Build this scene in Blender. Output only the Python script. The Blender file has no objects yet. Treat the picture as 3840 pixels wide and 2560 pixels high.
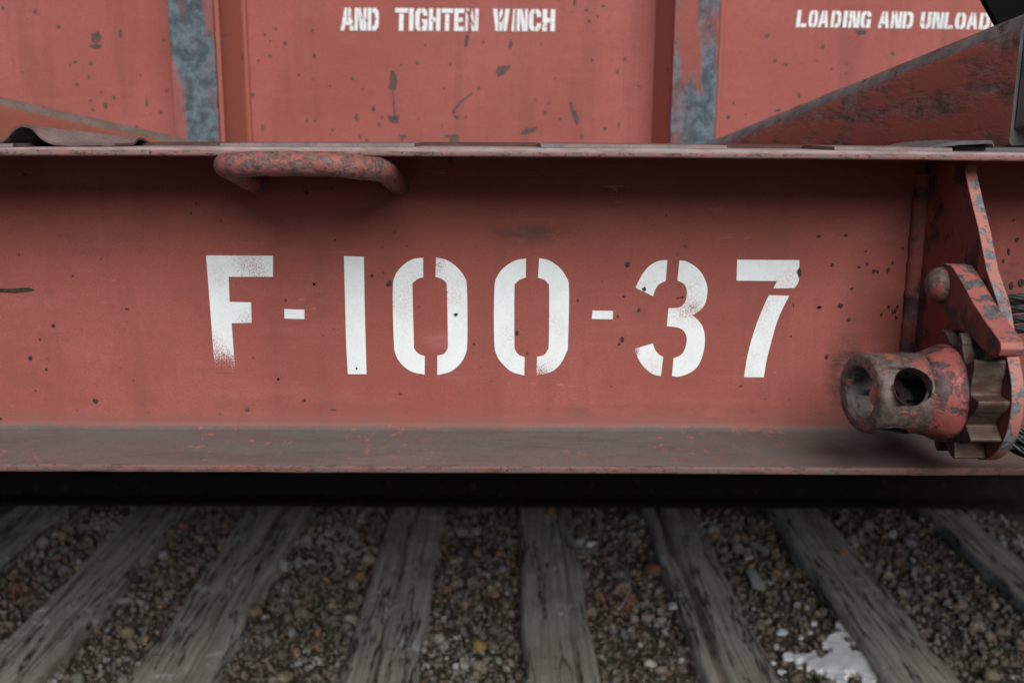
import bpy, bmesh, math, random
import numpy as np
from mathutils import Vector, Matrix, noise as mnoise

random.seed(7)
rng = np.random.default_rng(7)
S = bpy.context.scene
COL = S.collection

# ------------------------------------------------------------------ camera
PITCH, YAW, ROLL, DIST, HEIGHT = 0.20466916, 0.00559483, 0.00601977, 1.35027923, 0.01778587
cp, sp, cy, sy = math.cos(PITCH), math.sin(PITCH), math.cos(YAW), math.sin(YAW)
FWD = Vector((sy*cp, cy*cp, -sp))
_r = Vector((cy, -sy, 0)); _u = _r.cross(FWD)
RGT = math.cos(ROLL)*_r + math.sin(ROLL)*_u
UPV = -math.sin(ROLL)*_r + math.cos(ROLL)*_u
EYE = Vector((0, -DIST, HEIGHT))
FPX = 3840*35/36

def on(px, py, axis, val):
    """world point on the plane (axis = val) that the photograph shows at px, py"""
    d = FWD + RGT*((px-1920)/FPX) - UPV*((py-1280)/FPX)
    return EYE + d*((val-EYE[axis])/d[axis])

cd = bpy.data.cameras.new('camera'); cam = bpy.data.objects.new('camera', cd); COL.objects.link(cam)
cd.lens = 35; cd.sensor_width = 36; cd.sensor_fit = 'HORIZONTAL'; cd.clip_start = 0.02; cd.clip_end = 2000
M = Matrix((RGT, UPV, -FWD)).transposed().to_4x4(); M.translation = EYE
cam.matrix_world = M
cd.dof.use_dof = True; cd.dof.focus_distance = 1.31; cd.dof.aperture_fstop = 4.0; cd.dof.aperture_blades = 9
S.camera = cam

# ------------------------------------------------------------------ sky, sun, exposure
SUN_ELEV, SUN_AZ = math.radians(38), math.radians(11)      # azimuth from straight behind the camera, towards the right
w = bpy.data.worlds.new('World'); S.world = w; w.use_nodes = True
nt = w.node_tree; bg = nt.nodes['Background']
sky = nt.nodes.new('ShaderNodeTexSky'); sky.sky_type = 'NISHITA'; sky.sun_disc = False
sky.sun_elevation = SUN_ELEV; sky.sun_rotation = math.radians(180) - SUN_AZ
sky.air_density = 0.7; sky.dust_density = 0.3; sky.ozone_density = 1.0
nt.links.new(sky.outputs[0], bg.inputs[0]); bg.inputs[1].default_value = 0.05
sd = bpy.data.lights.new('sun', 'SUN'); sun = bpy.data.objects.new('sun', sd); COL.objects.link(sun)
sd.energy = 5.0; sd.angle = math.radians(43); sd.color = (1.0, 0.985, 0.96)
sv = Vector((math.sin(SUN_AZ)*math.cos(SUN_ELEV), -math.cos(SUN_AZ)*math.cos(SUN_ELEV), math.sin(SUN_ELEV)))
sun.rotation_euler = sv.to_track_quat('Z', 'Y').to_euler(); sun.location = (0, -6, 5)
S.view_settings.view_transform = 'Standard'; S.view_settings.look = 'None'
S.view_settings.gamma = 1; S.view_settings.exposure = -0.46

# ------------------------------------------------------------------ small helpers
def prop(o, label=None, cat=None, group=None, kind=None):
    if label: o['label'] = label
    if cat: o['category'] = cat
    if group: o['group'] = group
    if kind: o['kind'] = kind
    return o

def empty(name, loc=(0, 0, 0)):
    o = bpy.data.objects.new(name, None); COL.objects.link(o); o.location = loc; o.empty_display_size = .05
    return o

def link(name, me, mats, parent=None, smooth=True):
    o = bpy.data.objects.new(name, me); COL.objects.link(o)
    for m in (mats if isinstance(mats, (list, tuple)) else [mats]): me.materials.append(m)
    if smooth: me.polygons.foreach_set('use_smooth', [True]*len(me.polygons))
    if parent:
        o.parent = parent
        if parent.parent is None: o.matrix_parent_inverse = Matrix.Translation(-parent.location)
    return o

def bm_obj(name, bm, mats, parent=None, smooth=True, bevel=0, seg=2, sharp=35):
    bmesh.ops.recalc_face_normals(bm, faces=bm.faces)
    me = bpy.data.meshes.new(name); bm.to_mesh(me); bm.free()
    o = link(name, me, mats, parent, smooth)
    if bevel:
        b = o.modifiers.new('bevel', 'BEVEL'); b.width = bevel; b.segments = seg; b.limit_method = 'ANGLE'; b.angle_limit = math.radians(28)
    if smooth and hasattr(me, 'set_sharp_from_angle') and not bevel: me.set_sharp_from_angle(angle=math.radians(sharp))
    if bevel:
        n = o.modifiers.new('wn', 'WEIGHTED_NORMAL'); n.keep_sharp = False
    return o

def box(bm, lo, hi):
    vs = [bm.verts.new((x, y, z)) for x in (lo[0], hi[0]) for y in (lo[1], hi[1]) for z in (lo[2], hi[2])]
    for f in ((0,1,3,2), (4,6,7,5), (0,4,5,1), (2,3,7,6), (0,2,6,4), (1,5,7,3)): bm.faces.new([vs[i] for i in f])
    return vs

def prism(bm, pts, lo, hi, axis=0, mi=0):
    """polygon pts in the two other axes, extruded along axis"""
    def mk(p, v):
        c = list(p); c.insert(axis, v); return bm.verts.new(c)
    A = [mk(p, lo) for p in pts]; B = [mk(p, hi) for p in pts]
    n = len(pts); out = [bm.faces.new(A), bm.faces.new(B[::-1])]
    for i in range(n): out.append(bm.faces.new((A[i], B[i], B[(i+1) % n], A[(i+1) % n])))
    for f in out: f.material_index = mi
    return out

def tube(bm, path, rad, n=14, cap=True):
    path = [Vector(p) for p in path]; rings = []
    rad = rad if hasattr(rad, '__len__') else [rad]*len(path)
    t0 = (path[1]-path[0]).normalized(); ref = t0.orthogonal().normalized()
    for i, p in enumerate(path):
        t = (path[min(i+1, len(path)-1)]-path[max(i-1, 0)]).normalized()
        ref = (ref - t*ref.dot(t)).normalized(); b = t.cross(ref)
        rings.append([bm.verts.new(p+(ref*math.cos(a)+b*math.sin(a))*rad[i]) for a in [2*math.pi*k/n for k in range(n)]])
    for a, b in zip(rings, rings[1:]):
        for k in range(n): bm.faces.new((a[k], a[(k+1) % n], b[(k+1) % n], b[k]))
    if cap: bm.faces.new(rings[0][::-1]); bm.faces.new(rings[-1])

def catmull(pts, n=6, closed=False):
    P = [Vector(p) for p in pts]; out = []
    m = len(P)
    for i in range(m if closed else m-1):
        p0 = P[(i-1) % m] if closed or i > 0 else P[0]*2-P[1]
        p1, p2 = P[i], P[(i+1) % m]
        p3 = P[(i+2) % m] if closed or i+2 < m else P[-1]*2-P[-2]
        for k in range(n):
            t = k/n
            out.append(.5*((2*p1)+(p2-p0)*t+(2*p0-5*p1+4*p2-p3)*t*t+(3*p1-p0-3*p2+p3)*t**3))
    if not closed: out.append(P[-1])
    return out

def smooth_outline(pts, corner=48, n=4):
    """round the gently turning stretches of an outline, keep its corners"""
    m = len(pts); P = [Vector((p[0], p[1])) for p in pts]; isc = []
    for i in range(m):
        a = (P[i]-P[i-1]); b = (P[(i+1) % m]-P[i])
        isc.append(math.degrees(abs(a.angle(b))) > corner)
    out = []
    for i in range(m):
        p1, p2 = P[i], P[(i+1) % m]
        p0 = p1*2-p2 if isc[i] else P[i-1]
        p3 = p2*2-p1 if isc[(i+1) % m] else P[(i+2) % m]
        for k in range(n):
            t = k/n
            out.append(.5*((2*p1)+(p2-p0)*t+(2*p0-5*p1+4*p2-p3)*t*t+(3*p1-p0-3*p2+p3)*t**3))
    return out

def rough(o, amp, scale, seed=0):
    """small real dents along the normals"""
    me = o.data; s = Vector((seed*13.1, seed*7.7, 3.3))
    nr = [v.normal.copy() for v in me.vertices]
    for v, n in zip(me.vertices, nr): v.co += n*(mnoise.fractal(v.co*scale+s, .7, 2.1, 3)*amp)

# ------------------------------------------------------------------ materials
class NB:
    def __init__(s, name):
        s.m = bpy.data.materials.new(name); s.m.use_nodes = True; s.t = s.m.node_tree; s.N = s.t.nodes; s.L = s.t.links
        s.bsdf = s.N['Principled BSDF']; s.co = s.N.new('ShaderNodeTexCoord').outputs['Object']
    def put(s, sock, v):
        if hasattr(v, 'is_output'): s.L.new(v, sock)
        elif v is not None: sock.default_value = v if not isinstance(v, tuple) or len(v) == len(sock.default_value) else (*v, 1)
    def math(s, op, a, b=None, clamp=False):
        n = s.N.new('ShaderNodeMath'); n.operation = op; n.use_clamp = clamp; s.put(n.inputs[0], a); s.put(n.inputs[1], b); return n.outputs[0]
    def map(s, rot=(0,0,0), scale=(1,1,1), loc=(0,0,0), co=None):
        n = s.N.new('ShaderNodeMapping'); s.L.new(co or s.co, n.inputs[0]); n.inputs[1].default_value = loc; n.inputs[2].default_value = rot; n.inputs[3].default_value = scale; return n.outputs[0]
    def noise(s, scale, detail=4, rough=.55, co=None, dist=0):
        n = s.N.new('ShaderNodeTexNoise'); s.L.new(co or s.co, n.inputs['Vector']); n.inputs['Scale'].default_value = scale; n.inputs['Detail'].default_value = detail; n.inputs['Roughness'].default_value = rough; n.inputs['Distortion'].default_value = dist; return n.outputs[0]
    def voro(s, scale, co=None, feature='F1'):
        n = s.N.new('ShaderNodeTexVoronoi'); s.L.new(co or s.co, n.inputs['Vector']); n.inputs['Scale'].default_value = scale; n.feature = feature; return n
    def rng(s, v, a, b, c=0., d=1., smooth=True):
        n = s.N.new('ShaderNodeMapRange'); n.interpolation_type = 'SMOOTHSTEP' if smooth else 'LINEAR'; s.put(n.inputs[0], v)
        for i, x in enumerate((a, b, c, d)): n.inputs[i+1].default_value = x
        return n.outputs[0]
    def mix(s, f, a, b):
        n = s.N.new('ShaderNodeMix'); n.data_type = 'RGBA'; s.put(n.inputs[0], f); s.put(n.inputs[6], a); s.put(n.inputs[7], b); return n.outputs[2]
    def xyz(s, co=None):
        n = s.N.new('ShaderNodeSeparateXYZ'); s.L.new(co or s.co, n.inputs[0]); return n.outputs
    def done(s, col, rough=.6, bump=None, strength=.3, dist=.002, metal=0, spec=.15):
        s.put(s.bsdf.inputs['Base Color'], col); s.put(s.bsdf.inputs['Roughness'], rough); s.put(s.bsdf.inputs['Metallic'], metal)
        s.bsdf.inputs['Specular IOR Level'].default_value = spec
        if bump is not None:
            b = s.N.new('ShaderNodeBump'); b.inputs['Strength'].default_value = strength; b.inputs['Distance'].default_value = dist
            s.L.new(bump, b.inputs['Height']); s.L.new(b.outputs[0], s.bsdf.inputs['Normal'])
        return s.m

RED = (.380, .113, .091); RED_B = (.330, .090, .070); PINK = (.47, .165, .145); ORANGE = (.42, .13, .07)
STEEL = (.105, .088, .085); RUST = (.085, .047, .033); DUST = (.152, .138, .128); DARK = (.022, .018, .016)

def red_base(b, big=3., fine=330., pair=(RED, RED_B)):
    c = b.mix(b.rng(b.noise(big, 3), .35, .68), pair[0], pair[1])
    c = b.mix(b.math('MULTIPLY', b.rng(b.noise(9, 5, .6), .5, .8), .35), c, (.36, .115, .075))
    c = b.mix(b.math('MULTIPLY', b.rng(b.noise(60, 4, .7), .5, .72), .3), c, (.25, .075, .066))
    c = b.mix(b.math('MULTIPLY', b.rng(b.noise(2.3, 4, .6, b.map(loc=(3, 8, 5))), .45, .7), .4), c, (.28, .085, .062))
    run = b.noise(10, 4, .6, b.map(scale=(1.5, 1.5, .16)))
    c = b.mix(b.math('MULTIPLY', b.rng(run, .5, .7), .48), c, (.245, .080, .062))
    scuff = b.noise(14, 5, .65, b.map(scale=(.35, 1, 2.2), loc=(9, 2, 4)))
    c = b.mix(b.math('MULTIPLY', b.rng(scuff, .52, .72), .30), c, (.44, .165, .145))
    g = b.noise(fine, 3, .8)
    c = b.mix(b.math('MULTIPLY', b.rng(g, .40, .62), .42), c, (.235, .070, .060))
    return b.mix(b.math('MULTIPLY', b.rng(b.noise(fine*.9, 3, .8, b.map(loc=(3, 1, 7))), .55, .72), .30), c, (.50, .20, .175)), g

def scratches(b, c, amount=.5, colour=(.50, .2, .17)):
    for k, (rot, sc) in enumerate((((0, .5, 0), (3, 3, 60)), ((0, -.9, 0), (2.5, 2.5, 70)), ((0, 1.45, 0), (2, 2, 55)), ((0, .05, 0), (2.5, 2.5, 60)))):
        n = b.noise(1.0, 1, .4, b.map(rot, sc, (k*3.1, 0, k)))
        line = b.rng(b.math('ABSOLUTE', b.math('SUBTRACT', n, .5)), .0, .0028, 1, 0)
        gate = b.math('MULTIPLY', b.rng(b.noise(6, 2, .5, b.map(loc=(k*5., 2, 1))), .54, .66), b.rng(b.noise(45, 2, .5, b.map(loc=(k*5., 8, 1))), .5, .6))
        c = b.mix(b.math('MULTIPLY', b.math('MULTIPLY', line, gate), amount), c, colour)
    return c

def dots(b, scale, r, seed, co=None):
    """scattered chips: voronoi cells with a random radius"""
    wob = b.N.new('ShaderNodeVectorMath'); wob.operation = 'ADD'
    nz = b.N.new('ShaderNodeTexNoise'); nz.inputs['Scale'].default_value = scale*4; b.L.new(b.co, nz.inputs[0])
    sc = b.N.new('ShaderNodeVectorMath'); sc.operation = 'SCALE'; sc.inputs[3].default_value = .5/scale*.4
    b.L.new(nz.outputs[1], sc.inputs[0]); b.L.new(b.map(loc=(seed, seed*.7, 0)), wob.inputs[0]); b.L.new(sc.outputs[0], wob.inputs[1])
    v = b.voro(scale, wob.outputs[0])
    s = b.N.new('ShaderNodeSeparateColor'); b.L.new(v.outputs['Color'], s.inputs[0])
    rad = b.math('MULTIPLY', b.math('POWER', s.outputs[0], 3.), r)
    return b.rng(b.math('SUBTRACT', v.outputs['Distance'], rad), -.02, .025, 1, 0)

def mat_sill():
    b = NB('red_sill_paint'); c, g = red_base(b)
    c = b.mix(b.math('MULTIPLY', b.rng(b.noise(24, 5, .7, b.map(loc=(2, 7, 9))), .48, .68), .42), c, (.25, .082, .068))
    c = scratches(b, c, .85, (.52, .22, .19))
    def smudge_and_shade(px, py, rx, rz, amt, col_, c):
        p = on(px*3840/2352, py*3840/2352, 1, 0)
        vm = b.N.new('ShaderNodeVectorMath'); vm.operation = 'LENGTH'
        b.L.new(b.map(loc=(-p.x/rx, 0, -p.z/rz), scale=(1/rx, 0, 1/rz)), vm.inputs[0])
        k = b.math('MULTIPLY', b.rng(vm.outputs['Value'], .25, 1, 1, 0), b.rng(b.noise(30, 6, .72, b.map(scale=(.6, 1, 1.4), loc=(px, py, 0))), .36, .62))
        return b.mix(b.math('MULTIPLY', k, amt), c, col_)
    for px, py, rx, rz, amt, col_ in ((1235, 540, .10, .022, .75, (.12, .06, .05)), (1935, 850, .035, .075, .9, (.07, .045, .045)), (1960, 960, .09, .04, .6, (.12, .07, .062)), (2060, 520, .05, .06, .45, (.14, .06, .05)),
            (250, 560, .14, .03, .45, (.20, .075, .06)), (60, 840, .08, .10, .4, (.22, .08, .065)), (700, 930, .22, .018, .5, (.22, .08, .06)), (1500, 945, .3, .016, .55, (.20, .08, .062)), (2320, 650, .03, .05, .7, (.10, .06, .055)), (1990, 690, .05, .08, .35, (.20, .075, .065)), (1010, 780, .04, .02, .35, (.50, .22, .2))):  # smudges, with contact shade beside the drum and plate painted in
        c = smudge_and_shade(px, py, rx, rz, amt, col_, c)
    d = dots(b, 16, .10, 3); c = b.mix(b.math('MULTIPLY', d, .8), c, (.05, .032, .03))
    c = b.mix(b.math('MULTIPLY', dots(b, 60, .13, 9), .6), c, (.09, .045, .04))
    X, Y, Z = b.xyz()[0:3]
    # settled dust on the bottom flange
    n = b.noise(14, 5, .6)
    dm = b.rng(b.math('ADD', Z, b.math('MULTIPLY', b.math('SUBTRACT', n, .5), .012)), -.3885, -.3795, 1, 0)
    dust = b.mix(b.rng(b.noise(5, 4), .35, .7), DUST, (.155, .115, .104))
    dust = b.mix(b.math('MULTIPLY', b.rng(b.noise(400, 2, .7), .4, .7), .35), dust, (.12, .095, .09))
    dust = b.mix(b.math('MULTIPLY', b.rng(b.math('ADD', Y, b.math('MULTIPLY', b.math('SUBTRACT', n, .5), .12)), -.07, -.15), .6), dust, (.205, .140, .132))
    dust = b.mix(b.math('MULTIPLY', b.rng(Z, -.3892, -.3855), .5), dust, (.12, .105, .096))  # colour darker within the fillet
    sp_ = b.math('MULTIPLY', b.rng(b.noise(70, 6, .75, b.map(scale=(1, .6, 1))), (0, .585)[1], .605), b.rng(b.noise(9, 2), .5, .58))
    dust = b.mix(sp_, dust, (.36, .135, .11))
    dust = b.mix(b.math('MULTIPLY', b.rng(b.noise(210, 5, .8), .55, .66), .55), dust, (.07, .055, .048))
    dust = b.mix(b.math('MULTIPLY', b.rng(b.noise(240, 5, .8, b.map(loc=(7, 3, 1))), .58, .68), .5), dust, (.30, .25, .235))
    dust = b.mix(b.math('MULTIPLY', b.rng(b.noise(11, 5, .7, b.map(scale=(.5, 1.6, 1))), .48, .66), .45), dust, (.105, .078, .068))
    dust = scratches(b, dust, .55, (.46, .2, .17))
    c = b.mix(b.math('MULTIPLY', b.rng(b.math('ADD', Z, b.math('MULTIPLY', b.math('SUBTRACT', n, .5), .035)), -.357, -.379), .6), c, (.235, .105, .085))  # web colour browner towards the bottom fillet
    dust = b.mix(b.math('MULTIPLY', b.rng(b.math('ADD', X, b.math('MULTIPLY', b.math('SUBTRACT', b.noise(3, 5, .6), .5), .8)), .12, .55), .55), dust, (.075, .06, .054))  # flange colour grows darker towards the winch end
    c = b.mix(dm, c, dust)
    # worn rolled lips
    lip = b.rng(Y, -.1545, -.1575)
    e = b.noise(60, 7, .75, b.map(scale=(.30, 1, 1.6)))
    lc = b.mix(b.rng(e, .42, .60), (.35, .155, .135), (.215, .18, .172))
    lc = b.mix(b.math('MULTIPLY', b.rng(b.noise(95, 6, .75, b.map(scale=(.35, 1, 1.5), loc=(4, 1, 0))), .52, .60), .85), lc, (.10, .062, .052))
    lc = b.mix(b.rng(b.noise(190, 4, .75), .57, .66), lc, (.05, .038, .034))
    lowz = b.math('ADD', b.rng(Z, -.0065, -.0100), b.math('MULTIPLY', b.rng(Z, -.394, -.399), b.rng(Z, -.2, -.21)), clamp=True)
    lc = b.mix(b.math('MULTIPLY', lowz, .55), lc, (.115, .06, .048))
    c = b.mix(lip, c, lc)
    top = b.rng(Z, -.0035, -.0015); c = b.mix(b.math('MULTIPLY', top, .75), c, b.mix(b.rng(e, .4, .6), (.36, .33, .33), (.30, .19, .165)))
    hgt = b.math('ADD', b.math('ADD', b.math('MULTIPLY', g, .3), b.math('MULTIPLY', b.noise(4.5, 3, .5, b.map(loc=(1, 6, 2))), 9.)), b.math('MULTIPLY', d, -.6))
    return b.done(c, b.rng(n, .3, .7, .5, .68), hgt, .25, .0012)

def mat_red(name, wear=.62, wscale=14, wear_col=STEEL, orange=0., rough_=.55, stretch=(1, 1, 1), base=None, spots=True, soft=.025, pair=(RED, RED_B), spec=.15):
    b = NB(name); c, g = red_base(b, pair=pair)
    if base: c = b.mix(.65, c, base)
    n = b.noise(wscale, 7, .62, b.map(scale=stretch))
    m = b.rng(n, wear-soft, wear+soft)
    if spots: c = b.mix(b.math('MULTIPLY', dots(b, 26, .13, 5), .75), c, (.055, .04, .04))
    if orange: c = b.mix(b.rng(b.noise(wscale*.6, 4, .6, b.map(loc=(7, 3, 2))), orange, orange+.12), c, (.40, .13, .055))
    wc = b.mix(b.rng(b.noise(wscale*2.2, 6, .7), .38, .64), tuple(x*.62 for x in wear_col), tuple(min(1, x*1.45) for x in wear_col))
    wc = b.mix(b.math('MULTIPLY', b.rng(b.noise(wscale*5, 5, .7), .55, .66), .7), wc, RUST)
    c = b.mix(m, c, wc)
    h = b.math('ADD', b.math('MULTIPLY', m, -.7), b.math('MULTIPLY', b.noise(wscale*9, 5, .7), .4))
    return b.done(c, b.rng(m, 0, 1, rough_, .5), h, .6, .0022, spec=spec)

def mat_steel(name, a, c2, rust=.58, sc=30, rough_=.5, stretch=(1, 1, 1), metal=0.):
    b = NB(name)
    c = b.mix(b.rng(b.noise(sc, 6, .65, b.map(scale=stretch)), .35, .65), a, c2)
    c = b.mix(b.rng(b.noise(sc*1.7, 6, .7, b.map(loc=(3, 5, 1), scale=stretch)), rust, rust+.1), c, RUST)
    c = b.mix(b.math('MULTIPLY', b.rng(b.noise(sc*12, 3, .7), .5, .7), .3), c, DARK)
    return b.done(c, rough_, b.noise(sc*6, 6, .7, b.map(scale=stretch)), .4, .0012, metal)

def mat_flat(name, c, r=.7, var=.25, sc=60):
    b = NB(name); k = b.mix(b.math('MULTIPLY', b.rng(b.noise(sc, 5, .65), .35, .7), var*2), c, tuple(x*.55 for x in c))
    return b.done(k, r, b.noise(sc*5, 4), .25, .001)

def mat_letter(name, fades, wear=.74):
    """stencil spray paint: white, thin where the can passed fast, with grit and chips"""
    b = NB(name)
    white = b.mix(b.rng(b.noise(30, 4), .35, .7), (.88, .915, .91), (.83, .865, .865))
    white = b.mix(b.math('MULTIPLY', b.rng(b.noise(260, 3, .7), .5, .72), .2), white, (.50, .46, .44))
    white = b.mix(b.math('MULTIPLY', b.math('MULTIPLY', b.rng(b.noise(13, 4, .6, b.map(loc=(4, 4, 2))), .46, .66), b.rng(b.noise(420, 3, .8), .42, .60)), .55), white, (.58, .47, .44))
    red, g = red_base(b)
    f = None
    for (x, y, z), r, amt in fades:
        vm = b.N.new('ShaderNodeVectorMath'); vm.operation = 'DISTANCE'; b.L.new(b.co, vm.inputs[0]); vm.inputs[1].default_value = (x, y, z)
        k = b.rng(vm.outputs['Value'], 0, r, amt, 0); f = k if f is None else b.math('ADD', f, k)
    grit = b.noise(900, 2, .8)
    chips = b.rng(b.noise(95, 5, .75), wear, wear+.02)
    m = chips
    if f is not None:
        m = b.math('MAXIMUM', m, b.rng(b.math('ADD', b.math('MULTIPLY', f, .47), grit), .74, .90))
    return b.done(b.mix(m, white, red), .55, grit, .12, .0006)

def mat_wood():
    b = NB('weathered_tie_wood')
    inf = b.N.new('ShaderNodeObjectInfo'); off = b.N.new('ShaderNodeVectorMath'); off.operation = 'ADD'
    cmb = b.N.new('ShaderNodeCombineXYZ'); b.L.new(b.math('MULTIPLY', inf.outputs['Random'], 37.), cmb.inputs[0]); b.L.new(b.math('MULTIPLY', inf.outputs['Random'], 91.), cmb.inputs[1])
    b.L.new(b.co, off.inputs[0]); b.L.new(cmb.outputs[0], off.inputs[1]); b.co = off.outputs[0]
    g = b.noise(30, 9, .78, b.map(scale=(2.8, .07, 2.2)), .15)
    g2 = b.noise(120, 6, .75, b.map(scale=(2.0, .05, 2)))
    c = b.mix(b.rng(g, .30, .66), (.255, .226, .18), (.53, .50, .43))
    c = b.mix(b.math('MULTIPLY', b.rng(g2, .5, .66), .34), c, (.20, .175, .145))
    c = b.mix(b.math('MULTIPLY', b.rng(b.noise(5, 6, .7), .48, .62), .65), c, (.30, .262, .212))
    c = b.mix(b.math('MULTIPLY', b.rng(b.noise(9, 5, .75, b.map(loc=(2, 9, 0))), .58, .68), .6), c, (.85, .86, .82))
    crack = None
    for k, (sx, wd_) in enumerate(((2.6, .016), (4.5, .010))):
        q = b.rng(b.math('ABSOLUTE', b.math('SUBTRACT', b.noise(5, 5, .6, b.map(scale=(sx, .16, 1), loc=(1+k*3, 4, k))), .5)), .0, wd_, 1, 0)
        q = b.math('MULTIPLY', q, b.rng(b.noise(4, 2, .5, b.map(loc=(k*7., 3, 1), scale=(1, .7, 1))), .46, .54)) if k else q
        crack = q if crack is None else b.math('MAXIMUM', crack, q)
    cross = b.rng(b.math('ABSOLUTE', b.math('SUBTRACT', b.noise(5, 4, .6, b.map(scale=(.5, 5.5, 1), loc=(3, 1, 5))), .5)), .0, .008, 1, 0)
    crack = b.math('MAXIMUM', crack, b.math('MULTIPLY', cross, b.rng(b.noise(12, 2), .56, .62)))
    c = b.mix(b.math('MULTIPLY', crack, .96), c, (.012, .010, .008))
    h = b.math('SUBTRACT', b.math('ADD', g, b.math('MULTIPLY', g2, .6)), b.math('MULTIPLY', crack, 1.6))
    return b.done(c, .85, h, .6, .004, spec=.15)

def mat_gravel():
    b = NB('mixed_gravel'); geo = b.N.new('ShaderNodeNewGeometry')
    r = b.N.new('ShaderNodeValToRGB'); b.L.new(geo.outputs['Random Per Island'], r.inputs[0]); cr = r.color_ramp; cr.interpolation = 'CONSTANT'
    cols = [(0, (0.225, 0.181, 0.137)), (.16, (0.316, 0.261, 0.200)), (.32, (0.181, 0.151, 0.128)), (.44, (0.422, 0.362, 0.286)), (.56, (0.265, 0.247, 0.235)), (.68, (0.377, 0.293, 0.200)),
            (.79, (0.212, 0.166, 0.151)), (.86, (0.513, 0.452, 0.377)), (.905, (0.574, 0.316, 0.166)), (.93, (0.301, 0.301, 0.346)), (.955, (0.422, 0.166, 0.089)), (.975, (0.637, 0.637, 0.637)), (.985, (0.637, 0.637, 0.637))]
    cr.elements[0].color = (*cols[0][1], 1); cr.elements[1].position = cols[1][0]; cr.elements[1].color = (*cols[1][1], 1)
    for p, c in cols[2:]:
        e = cr.elements.new(p); e.color = (*c, 1)
    c = b.mix(.35, r.outputs[0], (.17, .152, .122))
    c = b.mix(b.math('MULTIPLY', b.rng(b.noise(110, 5, .75), .42, .62), .65), c, (.062, .053, .042))
    c = b.mix(b.math('MULTIPLY', b.rng(b.noise(3.1, 4, .6, b.map(loc=(5.3, 1.2, 0))), .52, .66), .5), c, (.45, .45, .42))
    c = b.mix(b.math('MULTIPLY', b.rng(b.noise(2.2, 3), .5, .7), .35), c, (.10, .085, .06))
    def near(px, py, r):
        p = on(px*3840/2352, py*3840/2352, 2, -1.42); vm = b.N.new('ShaderNodeVectorMath'); vm.operation = 'DISTANCE'
        b.L.new(b.co, vm.inputs[0]); vm.inputs[1].default_value = tuple(p); return b.rng(vm.outputs['Value'], r*.2, r, 1, 0)
    nz = b.noise(26, 4, .7)
    for px, py, r, thr, col_ in ((1455, 1375, .16, .50, (.26, .095, .035)), (1560, 1395, .09, .52, (.24, .09, .035)), (1025, 1500, .13, .53, (.58, .60, .57)), (1040, 1455, .07, .52, (.58, .60, .57)), (720, 1500, .10, .55, (.50, .52, .49)), (30, 1350, .12, .5, (.20, .06, .04))):
        c = b.mix(b.math('MULTIPLY', b.math('MULTIPLY', near(px, py, r), b.rng(nz, thr-.03, thr+.03)), .8), c, col_)
    return b.done(c, .85, b.noise(160, 4), .3, .002, spec=.1)

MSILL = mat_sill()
MPANEL = mat_red('panel_red_paint', .80, 4, STEEL, pair=((.435, .136, .112), (.385, .110, .089)))
MPOST = mat_red('weathered_post_face', .47, 16, (.105, .135, .158), .64, stretch=(1, 1, .22), soft=.085)
MPOSTS = mat_red('post_side_brown', .66, 10, STEEL, .62, base=(.42, .145, .10), soft=.08)
MPOSTR = mat_red('post_side_red', .76, 10, STEEL, 0, base=(.55, .19, .155), soft=.06)
MBRACE = mat_red('worn_brace_paint', .53, 22, (.165, .115, .105), 0, stretch=(.4, .4, 1.1), base=(.34, .105, .082), soft=.10)
MTOPB = mat_steel('lit_corner_steel', (.115, .110, .112), (.20, .18, .178), .56, 26)  # lighter grey paints in the lit band along the brace's top corner
MHANDLE = mat_red(spec=.42, rough_=.48, name='chipped_handle_paint', wear=.50, wscale=85, wear_col=(.15, .095, .085), orange=0, base=(.31, .112, .092), soft=.06)
MWINCH = mat_red(spec=.42, rough_=.48, name='chipped_winch_paint', wear=.45, wscale=46, wear_col=(.115, .080, .070), orange=.57, base=(.235, .072, .057), soft=.05, stretch=(.8, 1, 1))
MCOLLAR = mat_red(spec=.42, rough_=.48, name='fresh_red_collar', wear=.51, wscale=34, wear_col=(.085, .05, .05), orange=0, base=(.34, .085, .075), soft=.04)
MWHEEL = mat_red('purple_primer_face', .40, 22, (.075, .042, .044), 0, base=(.17, .055, .054), soft=.06)
MTOOTH = mat_steel('bare_brown_steel', (.085, .056, .043), (.165, .122, .098), .47, 44, .45, (.35, 1, 1), metal=.2)
MPAWL = mat_red(spec=.42, rough_=.48, name='lit_peeling_pawl_paint', wear=.52, wscale=42, wear_col=(.13, .115, .112), orange=0, base=(.42, .135, .118), soft=.012)  # peeling paint, pinker to paint light onto the pawl's edge faces
MPLATE = mat_red('shaded_winch_paint', .55, 20, (.085, .055, .055), .55, base=(.235, .068, .056), soft=.06)  # darker red paints shade onto the left faces of plate and pawl
MEDGE = mat_red(spec=.42, rough_=.48, name='flaking_plate_edge', wear=.51, wscale=46, wear_col=(.17, .165, .165), orange=0, base=(.45, .185, .155), soft=.012)
MWELD = mat_red('painted_weld', .53, 22, (.10, .066, .064), 0, base=(.26, .085, .07), soft=.07)
MBORE = mat_steel('rusty_bore', (.13, .105, .09), (.20, .17, .15), .55, 26)
MCHIP = mat_steel('bare_chip', (.032, .024, .022), (.075, .05, .045), .5, 240)
MSTAIN = mat_steel('brown_grey_stain', (.105, .070, .062), (.17, .10, .09), .55, 60)
MCOVER = mat_steel('cover_plate_steel', (.17, .14, .135), (.25, .18, .165), .60, 24)
MSLOT = mat_steel('rusty_backing_strip', (.075, .045, .036), (.11, .065, .052), .5, 30)
MBENT = mat_steel('bent_plate_steel', (.16, .112, .102), (.215, .155, .145), .60, 36)
MBENTD = mat_steel('bent_plate_dark_steel', (.095, .09, .095), (.14, .125, .125), .62, 36)
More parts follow.
